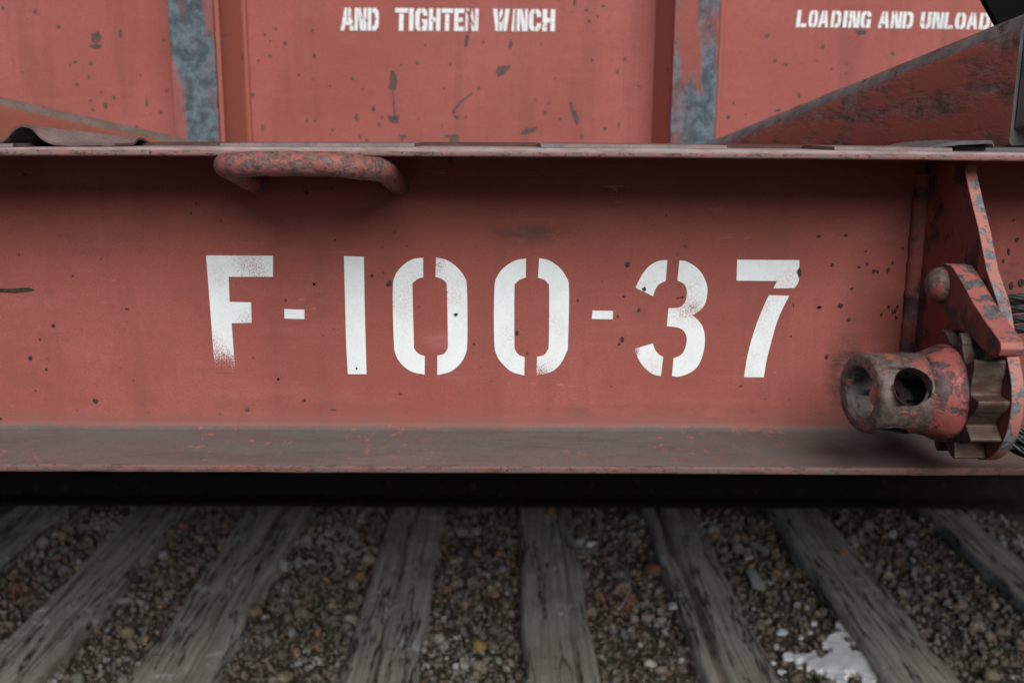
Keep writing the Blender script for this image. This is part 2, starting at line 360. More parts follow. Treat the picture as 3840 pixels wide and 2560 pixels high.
MROPE = mat_steel('dark_wire', (.022, .026, .026), (.045, .052, .05), .7, 90, .4, metal=.5)
MRUB = mat_flat('black_rubber', (.003, .003, .0035), .9)
MRAIL = mat_steel('rail_rust_and_arch_shade', (.016, .012, .010), (.022, .016, .013), .6, 20, .8)  # rail rust; also stands in for shade under the buckled plate
MDECK = mat_flat('deck_dark_paint', (.10, .045, .04), .8)
MWOOD = mat_wood(); MGRAV = mat_gravel()
bg_ = NB('ballast_dirt'); gy = bg_.xyz()[1]
gc = bg_.mix(bg_.rng(gy, .45, .75), (.024, .020, .016), bg_.mix(bg_.rng(bg_.noise(60, 6, .75), .4, .62), (.055, .044, .032), (.17, .142, .108)))
MGROUND = bg_.done(gc, .95, bg_.noise(180, 5, .75), .8, .006, spec=.1)

# ------------------------------------------------------------------ setting: ground, gravel, rail
bm = bmesh.new()
R = 120
xs = [-R, -20, -4, 4, 20, R]
g = [[bm.verts.new((x, y, -1.449)) for x in xs] for y in xs]
for i in range(5):
    for j in range(5): bm.faces.new((g[i][j], g[i][j+1], g[i+1][j+1], g[i+1][j]))
prop(bm_obj('ground', bm, MGROUND, smooth=False), kind='structure')

TIE_SPECS = [  # centre x, width, label
    (-1.80, .20, 'leftmost weathered wooden tie, only its corner inside the frame'),
    (-1.33, .19, 'second tie from the left, soft rotten edges and a dark hollow'),
    (-.889, .235, 'third tie from the left, split by a long crack down its middle'),
    (-.339, .203, 'pale grey tie under the painted figure 1, pocked along its central crack'),
    (.151, .205, 'brown tie running straight away below the second zero'),
    (.631, .20, 'tie with a thin splinter split off along its left side'),
    (1.122, .205, 'dull plain tie bordering the white spill'),
    (1.70, .155, 'rightmost tie, greenish grey and half lost in shade'),
]
def ties_at(x):
    return any(abs(x-c) < w_/2 - .012 for c, w_, _ in TIE_SPECS)

def ico(sub):
    b_ = bmesh.new(); bmesh.ops.create_icosphere(b_, subdivisions=sub, radius=1)
    v = np.array([x.co[:] for x in b_.verts]); f = np.array([[q.index for q in x.verts] for x in b_.faces]); b_.free(); return v, f

def stone_shape(sub, seed):
    v, f = ico(sub); r = np.random.default_rng(seed)
    for _ in range(5 if sub > 1 else 4):                                  # knock flats off a ball: a broken stone
        n = r.normal(size=3); n /= np.linalg.norm(n); d = r.uniform(.55, .85)
        t = v@n; v = v - np.outer(np.maximum(t-d, 0), n)
    return v*(1+r.normal(0, .04, (len(v), 1))), f

shapes = [stone_shape(2, 100+k) for k in range(14)]
VV, FF, base = [], [], 0
def scatter(n, rmin, rmax, zlo, zhi, x0, x1, y0, y1):
    global base
    k = 0
    while k < n:
        x, y = rng.uniform(x0, x1), rng.uniform(y0, y1)
        if ties_at(x) and y < 2.7 and rng.random() > .004: continue
        s = rmin + (rmax-rmin)*rng.random()**2.6
        v, f = shapes[rng.integers(len(shapes))]
        sc = s*np.array([rng.uniform(.8, 1.3), rng.uniform(.8, 1.3), rng.uniform(.42, .78)])
        e = rng.normal(size=(3, 3)); qm, _ = np.linalg.qr(e)
        P = (v*sc)@qm.T + np.array([x, y, rng.uniform(zlo, zhi)+.3*s])
        VV.append(P); FF.append(f+base); base += len(P); k += 1
scatter(13000, .004, .0160, -1.464, -1.438, -1.95, 1.95, .86, 2.75)
scatter(17000, .003, .0075, -1.452, -1.434, -1.95, 1.95, .86, 2.75)
scatter(420, .016, .027, -1.465, -1.436, -1.95, 1.95, .86, 2.75)
scatter(900, .005, .013, -1.444, -1.425, -1.95, 1.95, 2.15, 2.30)
V = np.concatenate(VV); F_ = np.concatenate(FF)
me = bpy.data.meshes.new('gravel'); me.vertices.add(len(V)); me.vertices.foreach_set('co', V.ravel())
me.loops.add(F_.size); me.loops.foreach_set('vertex_index', F_.ravel().astype(np.int32)); me.polygons.add(len(F_))
me.polygons.foreach_set('loop_start', np.arange(0, F_.size, 3, dtype=np.int32)); me.update(calc_edges=True); me.validate()
prop(link('gravel', me, MGRAV, smooth=False), 'brown and grey mixed gravel between the wooden ties', 'gravel', kind='stuff')

for i, (cx, wd, lab) in enumerate(TIE_SPECS):
    nx, ny = 26, 90
    y0, y1, z0, z1 = .72, 3.05, -1.56, -1.40
    bm = bmesh.new(); rows = []
    splitx = (-.2, .12, .10, -.08, .22, -.24, .05, -.1)[i]*wd; depth = (.006, .022, .045, .034, .022, .06, .010, .010)[i]; sw = (.006, .012, .009, .008, .006, .012, .007, .008)[i]
    for j in range(ny+1):
        y = y0+(y1-y0)*j/ny; row = []
        wl = mnoise.noise(Vector((i*9.3, y*3.1, 0)))*.012+max(0, mnoise.noise(Vector((i*9.3, y*5.5, 9))))*.016+mnoise.noise(Vector((i*9.3, y*11, 4)))*.005
        wr = mnoise.noise(Vector((i*5.7+40, y*3.1, 0)))*.012-max(0, mnoise.noise(Vector((i*5.7+40, y*5.5, 9))))*.016+mnoise.noise(Vector((i*5.7+40, y*11, 4)))*.005
        L_, R_ = cx-wd/2+wl, cx+wd/2+wr
        row.append(bm.verts.new((L_-.004, y, z0)))
        for k in range(nx+1):
            t = k/nx; x = L_+(R_-L_)*t
            z = z1+mnoise.noise(Vector((x*60, y*4, i*3.3)))*.0035+mnoise.noise(Vector((x*8, y*2.2, i*7.)))*.006
            sx = cx+splitx+mnoise.noise(Vector((y*2.2, i*4.1, 2)))*.02+mnoise.noise(Vector((y*9, i*4.1, 5)))*.004
            dd = (x-sx)/sw; z -= depth*math.exp(-dd*dd)*(.6+.5*mnoise.noise(Vector((y*3, i, 8))))
            ed = min(t, 1-t); z -= .012*max(0, 1-ed/.05)**2
            row.append(bm.verts.new((x, y, z)))
        row.append(bm.verts.new((R_+.004, y, z0))); rows.append(row)
    for a, b_ in zip(rows, rows[1:]):
        for k in range(len(a)-1): bm.faces.new((a[k], a[k+1], b_[k+1], b_[k]))
    bm.faces.new(rows[0][::-1]); bm.faces.new(rows[-1])
    o = bm_obj('railway_tie', bm, MWOOD, sharp=60)
    prop(o, lab, 'railway tie', 'wooden ties under the flatcar')

# the rail lies across the ties at the back, in the car's own shade
bm = bmesh.new()
prof = [(-.07, 0), (.07, 0), (.07, .012), (.012, .028), (.009, .115), (.036, .128), (.036, .158), (.03, .165), (-.03, .165), (-.036, .158), (-.036, .128), (-.009, .115), (-.012, .028), (-.07, .012)]
prism(bm, [(2.37+a, -1.398+c) for a, c in prof], -3.2, 3.2, 0)
prop(bm_obj('steel_rail', bm, MRAIL, smooth=False), 'dark steel rail lying across the far ends of the ties', 'rail')

# single stones and litter that stand out
def stone(px, py, rad, col, label, name='stone', cat='stone', flat=.7, zz=-1.427, seed=1, group='stones that stand out in the gravel'):
    p = on(px, py, 2, zz); v, f = stone_shape(3, seed); r = np.random.default_rng(seed)
    v = v*np.array([1.1, .9, flat])*rad; a = r.uniform(0, 6.28); c, s = math.cos(a), math.sin(a)
    v = v@np.array([[c, s, 0], [-s, c, 0], [0, 0, 1]])
    me = bpy.data.meshes.new(name); me.from_pydata(v.tolist(), [], f.tolist())
    o = link(name, me, mat_flat(name+'_surface', col, .85, .3, 70), smooth=True); o.location = p+Vector((0, 0, rad*flat*.25))
    return prop(o, label, cat, group)
Q = 3840/2352
stone(1103*Q, 1482*Q, .026, (.36, .235, .10), 'ochre stone to the right of the pale grey tie', seed=2)
stone(655*Q, 1556*Q, .022, (.25, .22, .14), 'tan stone at the bottom frame edge beside the split tie', seed=3)
stone(580*Q, 1405*Q, .030, (.24, .18, .12), 'big sandy stone against the split tie', seed=4)
stone(378*Q, 1278*Q, .026, (.36, .36, .33), 'whitish stone between the second and third ties', seed=5)
stone(1494*Q, 1525*Q, .017, (.55, .50, .44), 'small white stone low down between the brown tie and the splintered tie', seed=6)
stone(1358*Q, 1250*Q, .020, (.75, .78, .76), 'bright white chip of stone right of the brown tie', seed=7, flat=.5)
stone(1265*Q, 1176*Q, .026, (.26, .16, .06), 'rust yellow stone on the far end of the brown tie', seed=8, zz=-1.395)
stone(1500*Q, 1312*Q, .032, (.20, .105, .07), 'reddish brown stone left of the splintered tie', seed=9)
stone(1147*Q, 1273*Q, .018, (.30, .17, .09), 'orange stone halfway between the pale tie and the brown tie', seed=10)
stone(828*Q, 1324*Q, .021, (.26, .17, .09), 'tan stone touching the left side of the pale grey tie', seed=11)
stone(1060*Q, 1270*Q, .026, (.10, .105, .125), 'slate blue stone right of the pale grey tie', seed=12)
stone(830*Q, 1195*Q, .018, (.34, .34, .30), 'pale stone in the shade left of the pale grey tie', seed=13)
stone(1935*Q, 1250*Q+30, .012, (.42, .20, .09), 'little orange pebble lying on top of the dull plain tie', name='pebble', seed=14, zz=-1.392, flat=.6)
def blob_pts_px(cx, cy_, rx, ry, seed, n=8):
    r = random.Random(seed); return [(cx+rx*r.uniform(.6, 1.3)*math.cos(2*math.pi*k/n), cy_+ry*r.uniform(.6, 1.3)*math.sin(2*math.pi*k/n)) for k in range(n)]
# flat paper scrap and peeled stick
def scrap(name, pts, z, mat, label, cat, th=.004):
    bm = bmesh.new(); P = [on(x*Q, y*Q, 2, z) for x, y in pts]
    a = [bm.verts.new(p+Vector((0, 0, .006*mnoise.noise(p*30)))) for p in P]; b2 = [bm.verts.new(v.co-Vector((0, 0, th))) for v in a]
    bm.faces.new(a); bm.faces.new(b2[::-1])
    for i in range(len(a)): bm.faces.new((a[i], b2[i], b2[(i+1) % len(a)], a[(i+1) % len(a)]))
    return prop(bm_obj(name, bm, mat, smooth=False), label, cat)
MPAPER = mat_flat('dirty_white_paper', (.52, .53, .50), .8, .3, 30)
MSTICK = mat_flat('bleached_stick', (.42, .41, .38), .8)
scrap('paper_scrap', [(1712, 1305), (1735, 1308), (1745, 1325), (1758, 1345), (1752, 1352), (1728, 1345), (1722, 1325)], -1.418, MPAPER, 'torn white scrap of paper right of the splintered tie', 'litter')
scrap('wood_chip', [(1722, 1246), (1730, 1243), (1768, 1262), (1765, 1270)], -1.416, MSTICK, 'thin bleached wood chip above the paper scrap', 'wood chip', .008)
scrap('wood_chip', [(1708, 1270), (1726, 1268), (1730, 1278), (1712, 1282)], -1.418, MPAPER, 'stubby white chip beside the thin bleached chip', 'wood chip', .008)
scrap('wood_chip', [(1535, 1385), (1552, 1383), (1556, 1391), (1538, 1395)], -1.388, MPAPER, 'pale chip caught in the crack of the splintered tie', 'wood chip', .008)
# pale dry stem
bm = bmesh.new()
tube(bm, catmull([on(x*Q, y*Q, 2, z) for x, y, z in ((1418, 1288, -1.41), (1440, 1310, -1.385), (1446, 1345, -1.38), (1432, 1385, -1.40), (1418, 1400, -1.415))], 5), .0022, 6)
prop(bm_obj('dry_stem', bm, MSTICK), 'thin pale dry stem curving over the gravel right of the brown tie', 'stem')

# white spill, a crust draped over the gravel
spill = [(1.016, 1.434), (1.021, 1.378), (1.036, 1.344), (1.055, 1.24), (1.05, 1.16), (1.045, 1.06), (1.02, 1.09), (1.00, 1.114), (.985, 1.09), (.965, 1.119), (.955, 1.15), (.944, 1.178), (.925, 1.14), (.905, 1.09),
         (.868, 1.06), (.885, 1.12), (.859, 1.154), (.84, 1.17), (.828, 1.205), (.80, 1.235), (.84, 1.25), (.876, 1.264), (.88, 1.235), (.906, 1.246), (.93, 1.27), (.915, 1.32), (.935, 1.335), (.953, 1.364), (.988, 1.371), (.985, 1.41), (.995, 1.44)]
bm = bmesh.new(); vs = [bm.verts.new((x+.014+.018*mnoise.noise(Vector((x*70, y*70, 1))), y+.020*mnoise.noise(Vector((x*70, y*70, 6))), 0)) for x, y in smooth_outline(spill, 80, 5)]
hole = [(1.012+.018*math.cos(a), 1.285+.028*math.sin(a)) for a in [k*math.pi/4 for k in range(8)]]
hv = [bm.verts.new((x, y, 0)) for x, y in hole]
ed = [bm.edges.new((vs[i], vs[(i+1) % len(vs)])) for i in range(len(vs))]+[bm.edges.new((hv[i], hv[(i+1) % 8])) for i in range(8)]
bmesh.ops.triangle_fill(bm, use_beauty=True, edges=ed)
bmesh.ops.subdivide_edges(bm, edges=bm.edges[:], cuts=2, use_grid_fill=True)
for v in bm.verts: v.co.z = -1.4255+.005*mnoise.noise(v.co*45)+.004*mnoise.noise(v.co*12)
r_ = bmesh.ops.extrude_face_region(bm, geom=bm.faces[:])
for v in r_['geom']:
    if isinstance(v, bmesh.types.BMVert): v.co.z -= .02
bnp = NB('white_crust'); MSPILL = bnp.done(bnp.mix(bnp.rng(bnp.noise(40, 5, .7), .62, .72), (.94, .955, .955), (.84, .855, .85)), .8, bnp.noise(120, 4), .3, .003)
prop(bm_obj('white_spill', bm, MSPILL), 'hardened white paint spill on the gravel beside the dull plain tie', 'paint spill')

for k, (x, y, a) in enumerate(((1795, 1452, 12), (1782, 1484, 8), (1812, 1506, 14), (1840, 1462, 7), (1795, 1540, 9), (1862, 1450, 6), (1870, 1430, 8), (1776, 1520, 6), (1905, 1552, 8), (1838, 1530, 7))):
    scrap('paint_flake', blob_pts_px(x, y, a, a*.6, k+70), -1.420, MSPILL, 'small white paint flake scattered at the edge of the white spill', 'paint flake', .004)['group'] = 'white flakes around the spill'

# ------------------------------------------------------------------ the flatcar
car = prop(empty('flatcar', (0, 0, -1.4)), 'red railway flatcar with stencilled side beam and panelled centre wall', 'flatcar')

def camber(x):   # the upper lip has sagged at both ends
    t = x/.72; return .0028-.0040*t*t+.0006*t

# I-beam side sill
TF, FW, WB = .0105, .16, .011
def arc(cy_, cz_, r, a0, a1, n=4): return [(cy_+r*math.cos(math.radians(a0+(a1-a0)*k/n)), cz_+r*math.sin(math.radians(a0+(a1-a0)*k/n))) for k in range(n+1)]
er = .0035; fr = .011
pr = []
pr += arc(-FW+er, -er, er, 180, 90)                       # top front lip, over the top
pr += arc(FW-er, -er, er, 90, 0) + arc(FW-er, -TF+er, er, 0, -90)
pr += [(WB+fr, -TF)] + arc(WB+fr, -TF-fr, fr, 90, 180) + arc(WB+fr, -.4+TF+fr, fr, 180, 270)
pr += arc(FW-er, -.4+TF-er, er, 90, 0) + arc(FW-er, -.4+er, er, 0, -90)
pr += arc(-FW+er, -.4+er, er, -90, -180) + arc(-FW+er, -.4+TF-er, er, 180, 90)
pr += arc(-fr, -.4+TF+fr, fr, -90, 0) + arc(-fr, -TF-fr, fr, 0, 90)
pr += arc(-FW+er, -TF+er, er, -90, -180)
bm = bmesh.new(); rings = []
for j in range(161):
    x = -2.6+5.2*j/160; ring = []
    for (y, z) in pr:
        dz = camber(max(-1.1, min(1.1, x)))*max(0, (z+.05)/.05) if z > -.05 else 0
        if z < -.385: dz = -.0008*mnoise.noise(Vector((x*3, 1, 1)))+.0006*math.cos(x*1.6)
        if abs(y) > .155: dz += .0006*mnoise.noise(Vector((x*14, z*20, 7)))
        ring.append(bm.verts.new((x, y, z+dz)))
    rings.append(ring)
n = len(pr)
for a, b_ in zip(rings, rings[1:]):
    for k in range(n): bm.faces.new((a[k], a[(k+1) % n], b_[(k+1) % n], b_[k]))
bm.faces.new(rings[0]); bm.faces.new(rings[-1][::-1])

def blob_pts(cx, cy_, rx, ry, seed, n=12, rot=0, jag=.28):
    r = random.Random(seed); out = []
    for k in range(n):
        a = 2*math.pi*k/n; q = 1+r.uniform(-jag, jag); x, y = rx*q*math.cos(a), ry*q*math.sin(a)
        out.append((cx+x*math.cos(rot)-y*math.sin(rot), cy_+x*math.sin(rot)+y*math.cos(rot)))
    return out
def patch(bm, pts, y, mi, th=.0004):
    P = [on(a, b_, 1, y) for a, b_ in pts]
    vs = [bm.verts.new(p+Vector((0, -th, 0))) for p in P]
    f = bm.faces.new(vs); f.material_index = mi
# chipped spots on the web (photo pixels, half sizes)
c8f = lambda x, y: (2300+.3507*x, 900+.3507*y)
c4f = lambda x, y: (3040+.4592*x, 580+.4592*y)
cFf = lambda x, y: (.7016*x, 600+.7016*y)
c2f = lambda x, y: (700+.6378*x, 900+.6378*y)
CH = []
for x, y, a, b_ in [(150, 258, 26, 30), (115, 600, 18, 9), (272, 745, 15, 24), (45, 810, 15, 14), (95, 1060, 24, 34), (62, 1105, 15, 13), (2200, 715, 26, 16), (2280, 1240, 20, 30), (1985, 345, 24, 58), (330, 522, 24, 28), (1365, 1550, 14, 12), (735, 605, 22, 9), (690, 615, 24, 5), (1925, 690, 5, 26), (1900, 1022, 8, 8), (686, 152, 6, 7)]:
    CH.append((*c8f(x, y), a*.35, b_*.35))
for x, y, a, b_ in [(68, 663, 16, 15), (288, 655, 14, 12), (450, 787, 8, 9), (175, 897, 14, 16), (398, 915, 14, 8), (460, 885, 10, 12), (515, 950, 17, 18), (545, 952, 9, 14), (630, 940, 15, 20), (668, 880, 9, 17), (335, 1090, 14, 14), (240, 1230, 22, 20), (68, 1243, 22, 11), (312, 1342, 15, 15), (575, 1302, 10, 14), (750, 760, 8, 14), (825, 998, 12, 15),
                    (1655, 533, 11, 7), (1685, 690, 14, 22), (1615, 790, 9, 30), (1572, 860, 7, 20), (1720, 1040, 30, 36), (1635, 1065, 16, 40)]:
    CH.append((*c4f(x, y), a*.46, b_*.46))
for x, y, a, b_ in [(1022, 284, 8, 8), (390, 617, 6, 6), (286, 883, 11, 10), (215, 955, 6, 7), (164, 1055, 12, 14), (248, 1116, 9, 8), (192, 1230, 6, 6), (512, 1283, 15, 15), (1487, 1169, 7, 7), (1630, 1280, 9, 9), (1680, 662, 8, 8), (680, 793, 11, 5), (1528, 748, 6, 8), (105, 505, 5, 5), (5, 1378, 10, 8), (1792, 426, 6, 7)]:
    CH.append((*cFf(x, y), a*.7, b_*.7))
for x, y, a, b_ in [(1192, 253, 18, 17), (1091, 205, 9, 10), (752, 258, 9, 8), (1582, 437, 15, 9), (1942, 543, 13, 13), (1532, 305, 4, 5), (1690, 606, 8, 5), (2002, 663, 6, 7), (540, 815, 7, 7), (1000, 752, 6, 7), (2300, 352, 8, 6)]:
    CH.append((*c2f(x, y), a*.64, b_*.64))
for k, (x, y, a, b_) in enumerate(CH): patch(bm, blob_pts(x, y, a*.88, b_*.88, k, 11), 0, 1, .0018)
patch(bm, [(-40, 1080), (40, 1082), (110, 1078), (132, 1085), (118, 1092), (60, 1098), (-40, 1094)], 0, 1, .0006)
for k, (x, y, a, b_) in enumerate([(1250, 1535, 14, 3), (928, 1536, 9, 7)]): patch(bm, blob_pts(x, y, a, b_, 900+k), 0, 2, .0006)
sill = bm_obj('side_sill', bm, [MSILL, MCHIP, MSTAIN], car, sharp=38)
sill['label'] = 'red side beam with dusty bottom flange and painted number'

# number on the web
GL = {
 'F': [[(115,90),(508,92),(508,216),(247,216),(253,363),(379,366),(383,486),(265,488),(286,778),(168,780)]],
 'dash': [[(575,405),(693,409),(693,464),(575,461)]],
 'one': [[(925,94),(1042,98),(1048,430),(1058,787),(948,787),(938,600),(930,300)]],
 'zero': [[(1391,104),(1330,112),(1270,150),(1228,205),(1212,290),(1218,590),(1232,680),(1275,740),(1330,775),(1400,790),(1400,682),(1365,668),(1340,640),(1336,600),(1328,280),(1335,250),(1360,228),(1391,220)],
          [(1466,102),(1530,118),(1590,160),(1632,215),(1648,285),(1650,600),(1635,680),(1600,735),(1545,775),(1474,792),(1474,678),(1512,668),(1532,640),(1536,600),(1530,290),(1522,248),(1500,228),(1463,216)]],
 'zero2': [[(1995,109),(1940,118),(1880,150),(1830,205),(1809,290),(1808,590),(1825,680),(1865,735),(1915,775),(1985,795),(1987,688),(1955,675),(1932,645),(1927,600),(1927,290),(1935,255),(1960,232),(1994,220)],
          [(2072,106),(2130,120),(2190,160),(2230,215),(2248,285),(2242,600),(2232,660),(2195,730),(2140,775),(2057,795),(2060,685),(2100,675),(2122,645),(2129,600),(2131,290),(2122,255),(2100,232),(2066,222)]],
 'three': [[(577,217),(530,216),(440,240),(360,300),(295,390),(243,495),(245,515),(425,600),(440,545),(470,490),(515,455),(558,438)],
           [(706,217),(770,225),(850,265),(920,325),(970,400),(1003,500),(1000,600),(975,690),(930,745),(845,805),(900,850),(945,910),(968,970),(978,1060),(970,1160),(940,1270),(890,1360),(810,1420),(700,1458),(625,1452),(643,1262),(700,1240),(745,1200),(775,1130),(784,1060),(775,1010),(740,960),(690,935),(630,925),(572,920),(588,728),(700,722),(745,690),(775,640),(786,560),(775,500),(735,455),(684,435)],
           [(228,1160),(423,1104),(440,1160),(480,1215),(532,1248),(508,1452),(430,1435),(350,1380),(285,1300),(240,1210)]],
 'seven': [[(1323,210),(1988,214),(1982,430),(1935,513),(1710,516),(1750,437),(1316,434)],
           [(1662,588),(1880,595),(1800,750),(1740,900),(1690,1080),(1640,1270),(1608,1465),(1396,1465),(1430,1250),(1480,1050),(1540,870),(1610,700)]],
}
def letter_mesh(polys, to_px, plane_y, th=.0007):
    bm = bmesh.new()
    for poly in polys:
        P = [to_px(*p) for p in poly]
        pts = [on(p[0], p[1], 1, plane_y) for p in smooth_outline(P, 40, 4)]
        a = [bm.verts.new(p+Vector((0, -th, 0))) for p in pts]; b2 = [bm.verts.new(p+Vector((0, -.0002, 0))) for p in pts]
        f = bm.faces.new(a); f.normal_update(); bmesh.ops.triangulate(bm, faces=[f], ngon_method='EAR_CLIP')
        for i in range(len(a)): bm.faces.new((a[i], b2[i], b2[(i+1) % len(a)], a[(i+1) % len(a)]))
    return bm
wp = lambda x, y: tuple(on(*c2f(x, y), 1, 0)); wq = lambda x, y: tuple(on(*c8f(x, y), 1, 0))
ML1 = mat_letter('stencil_white_paint', [(wp(215, 800), .068, 1.25), (wp(330, 110), .07, .42), (wp(150, 560), .03, .45), (wp(440, 220), .05, .3), (wp(340, 490), .04, .5), (wp(1480, 120), .04, .5), (wp(1360, 260), .06, .35),
                 (wp(2080, 800), .045, .75), (wq(720, 790), .04, .5), (wq(230, 1190), .016, .8), (wq(900, 720), .03, .4), (wp(1400, 790), .015, .5)])
for nm, key, f in (('painted_letter', 'F', c2f), ('painted_dash', 'dash', c2f), ('painted_numeral', 'one', c2f), ('painted_numeral', 'zero', c2f), ('painted_numeral', 'zero2', c2f), ('painted_numeral', 'three', c8f), ('painted_numeral', 'seven', c8f)):
    bm_obj(nm, letter_mesh(GL[key], f, 0), ML1, sill, smooth=False)
bm_obj('painted_dash', letter_mesh([[(1361, 713), (1408, 714), (1407, 733), (1359, 732)]], lambda x, y: (x*Q, y*Q), 0), ML1, sill, smooth=False)

# handle under the upper lip
bm = bmesh.new(); hx0, hx1, hy, hzf, hzw = -.335, -.147, -.187, -.0165, -.049
path = [(hx0, .0, hzw), (hx0, -.06, hzw+.012), (hx0+.001, -.12, hzw+.024)]
for k in range(7):
    a = math.pi*k/12; path.append((hx0+.045-.045*math.cos(a), -.142-.045*math.sin(a), hzf-.004+.004*k/6))
path += [(-.25, hy, hzf), (-.22, hy, hzf)]
for k in range(7):
    a = math.pi*k/12; path.append((hx1-.058+.058*math.sin(a), -.129-.058*math.cos(a), hzf-.010*k/6))
path += [(hx1, -.09, -.033), (hx1, -.04, -.041), (hx1+.002, 0, hzw)]
pc = catmull(path, 4); tube(bm, pc, [.0141 for _ in pc], 20)
h = bm_obj('grab_handle', bm, MHANDLE, car); rough(h, .0009, 60, 2); h['label'] = 'chipped red grab handle bent from round bar'

# cover plates along the upper flange
bm = bmesh.new()
for j in range(60):
    x0 = -2.4+4.8*j/60; x1 = x0+4.8/60
    z0, z1_ = camber(max(-1.1, min(1.1, x0))), camber(max(-1.1, min(1.1, x1)))
    vs = box(bm, (x0, -.02, 0), (x1, .158, .0038))
    for v in vs: v.co.z += z0 if v.co.x < (x0+x1)/2 else z1_
bmesh.ops.remove_doubles(bm, verts=bm.verts[:], dist=1e-5)
bm_obj('backing_strip', bm, MSLOT, car, smooth=False)
for a, b_ in ((834, 1556), (2028, 2718), (3120, 3560), (-900, 60)):
    xa, xb = on(a, 555, 1, -.14).x, on(b_, 555, 1, -.14).x; bm = bmesh.new(); N_ = 14
    rr = []
    for j in range(N_+1):
        x = xa+(xb-xa)*j/N_; z = camber(max(-1.1, min(1.1, x))); e = .006*mnoise.noise(Vector((x*30, a, 0)))
        rr.append([bm.verts.new(v) for v in ((x, -.150+e, z+.0002), (x, -.148+e, z+.0042), (x, -.0215, z+.0048), (x, -.0215, z+.0002))])
    for p_, q_ in zip(rr, rr[1:]):
        for k in range(4): bm.faces.new((p_[k], p_[(k+1) % 4], q_[(k+1) % 4], q_[k]))
    bm.faces.new(rr[0]); bm.faces.new(rr[-1][::-1])
    bm_obj('cover_plate', bm, MCOVER, car, smooth=False)

# buckled plate at the left: an arch open to the front, dying out to the right
bm = bmesh.new(); NU, NV = 40, 26; gtop, gbot = [], []
for j in range(NV+1):
    v = j/NV; y = -.125+.13*v; rt, rb = [], []
    ridge = -.582+.135*v; hgt = .0215*(1-v)**.9
    for i in range(NU+1):
        u = i/NU; x = -.614+.140*u
        t = (x-ridge)/(.021 if x < ridge else .021+.02*v)
        z = hgt*math.exp(-abs(t)**2.4)
        z += .0008*mnoise.noise(Vector((x*90, y*60, 3)))+.0015
        x += .002*mnoise.noise(Vector((x*40, y*40, 9)))
        yy = y+.006*mnoise.noise(Vector((x*70, 0, 2)))*(1 if j == 0 else 0)
        rt.append(bm.verts.new((x, yy, z+.0030))); rb.append(bm.verts.new((x, yy+.001, z)))
    gtop.append(rt); gbot.append(rb)
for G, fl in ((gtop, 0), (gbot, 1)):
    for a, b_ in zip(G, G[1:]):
        for k in range(NU): bm.faces.new((a[k], a[k+1], b_[k+1], b_[k])).material_index = fl  # underside near-black: shade of the hollow put into its colour
for G in (0, -1):
    for k in range(NU): bm.faces.new((gtop[G][k], gtop[G][k+1], gbot[G][k+1], gbot[G][k]))
for K in (0, -1):
    for j in range(NV): bm.faces.new((gtop[j][K], gtop[j+1][K], gbot[j+1][K], gbot[j][K]))
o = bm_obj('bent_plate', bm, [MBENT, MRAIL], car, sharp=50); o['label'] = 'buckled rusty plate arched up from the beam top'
# curled strip and weld pad under the right brace
bm = bmesh.new(); cs = [(.500, .001), (.516, .0055), (.533, .0088), (.552, .0112), (.570, .0118), (.582, .0128), (.591, .0125), (.594, .008)]
up = [(a, b_+.0015) for a, b_ in cs]; dn = [(a, b_-.0028) for a, b_ in cs[::-1]]
prism(bm, up+dn, -.115, .02, 1)
o = bm_obj('bent_plate', bm, MBENTD, car, smooth=False, bevel=.0008); o['label'] = 'dark curled plate under the right brace'
bm = bmesh.new(); box(bm, (.545, -.095, -.003), (.70, .03, .0055)); o = bm_obj('weld_pad', bm, MBENTD, car, smooth=False, bevel=.002)

# deck and far sill close the car off above the track
bm = bmesh.new(); box(bm, (-2.6, .1605, -.26), (2.6, 2.9, -.22)); bm_obj('deck', bm, MDECK, car, smooth=False)

# centre wall panels and posts
WY, PY = .93, .80
lx0, lx1 = on(645, 300, 1, PY).x, on(812, 300, 1, PY).x
rx0, rx1 = on(2521, 300, 1, PY).x, on(2690, 300, 1, PY).x
lb0, lb1 = lx0-.03, on(925, 300, 1, WY).x
rb0, rb1 = on(2450, 300, 1, WY).x, rx1+.03
c2p = lambda x, y: (700+.6378*x, .6378*y); c3p = lambda x, y: (2300+.6548*x, .6548*y); c1p = lambda x, y: (.4252*x, .4252*y)
patches = {0: [], 1: [], 2: []}
for x, y, a, b_ in [(515, 240, 22, 22), (850, 330, 55, 60), (850, 405, 70, 26), (1060, 300, 18, 50), (1445, 355, 16, 18), (665, 548, 18, 18), (800, 560, 24, 20), (785, 680, 14, 18), (680, 745, 18, 20), (1005, 862, 18, 24), (890, 815, 16, 10), (1205, 1120, 16, 20), (1295, 905, 14, 50), (820, 970, 20, 14), (315, 105, 26, 26), (1470, 795, 14, 18), (930, 930, 20, 34), (25, 70, 18, 16), (1420, 990, 12, 22), (200, 640, 12, 12), (620, 575, 12, 10), (800, 885, 14, 14)]:
    patches[0].append(blob_pts(*c1p(x, y), a*.36, b_*.36, int(x+y), 10))
P1 = patches[1]
P1.append([c2p(*p) for p in [(1198, 425), (1214, 416), (1232, 440), (1240, 480), (1230, 522), (1218, 528), (1222, 600), (1228, 676), (1216, 676), (1212, 600), (1206, 530), (1186, 520), (1194, 480)]])
P1.append([c2p(*p) for p in [(1178, 682), (1250, 680), (1246, 720), (1228, 724), (1196, 716)]])
P1.append([c2p(*p) for p in [(1832, 392), (1908, 384), (1898, 402), (1870, 432), (1830, 456), (1816, 420)]])
P1.append([c2p(*p) for p in [(1958, 786), (1995, 755), (2058, 746), (2050, 770), (1990, 792)]])
P1.append([c2p(*p) for p in [(1552, 790), (1602, 792), (1602, 870), (1548, 870), (1548, 806), (1518, 806), (1518, 796)]])
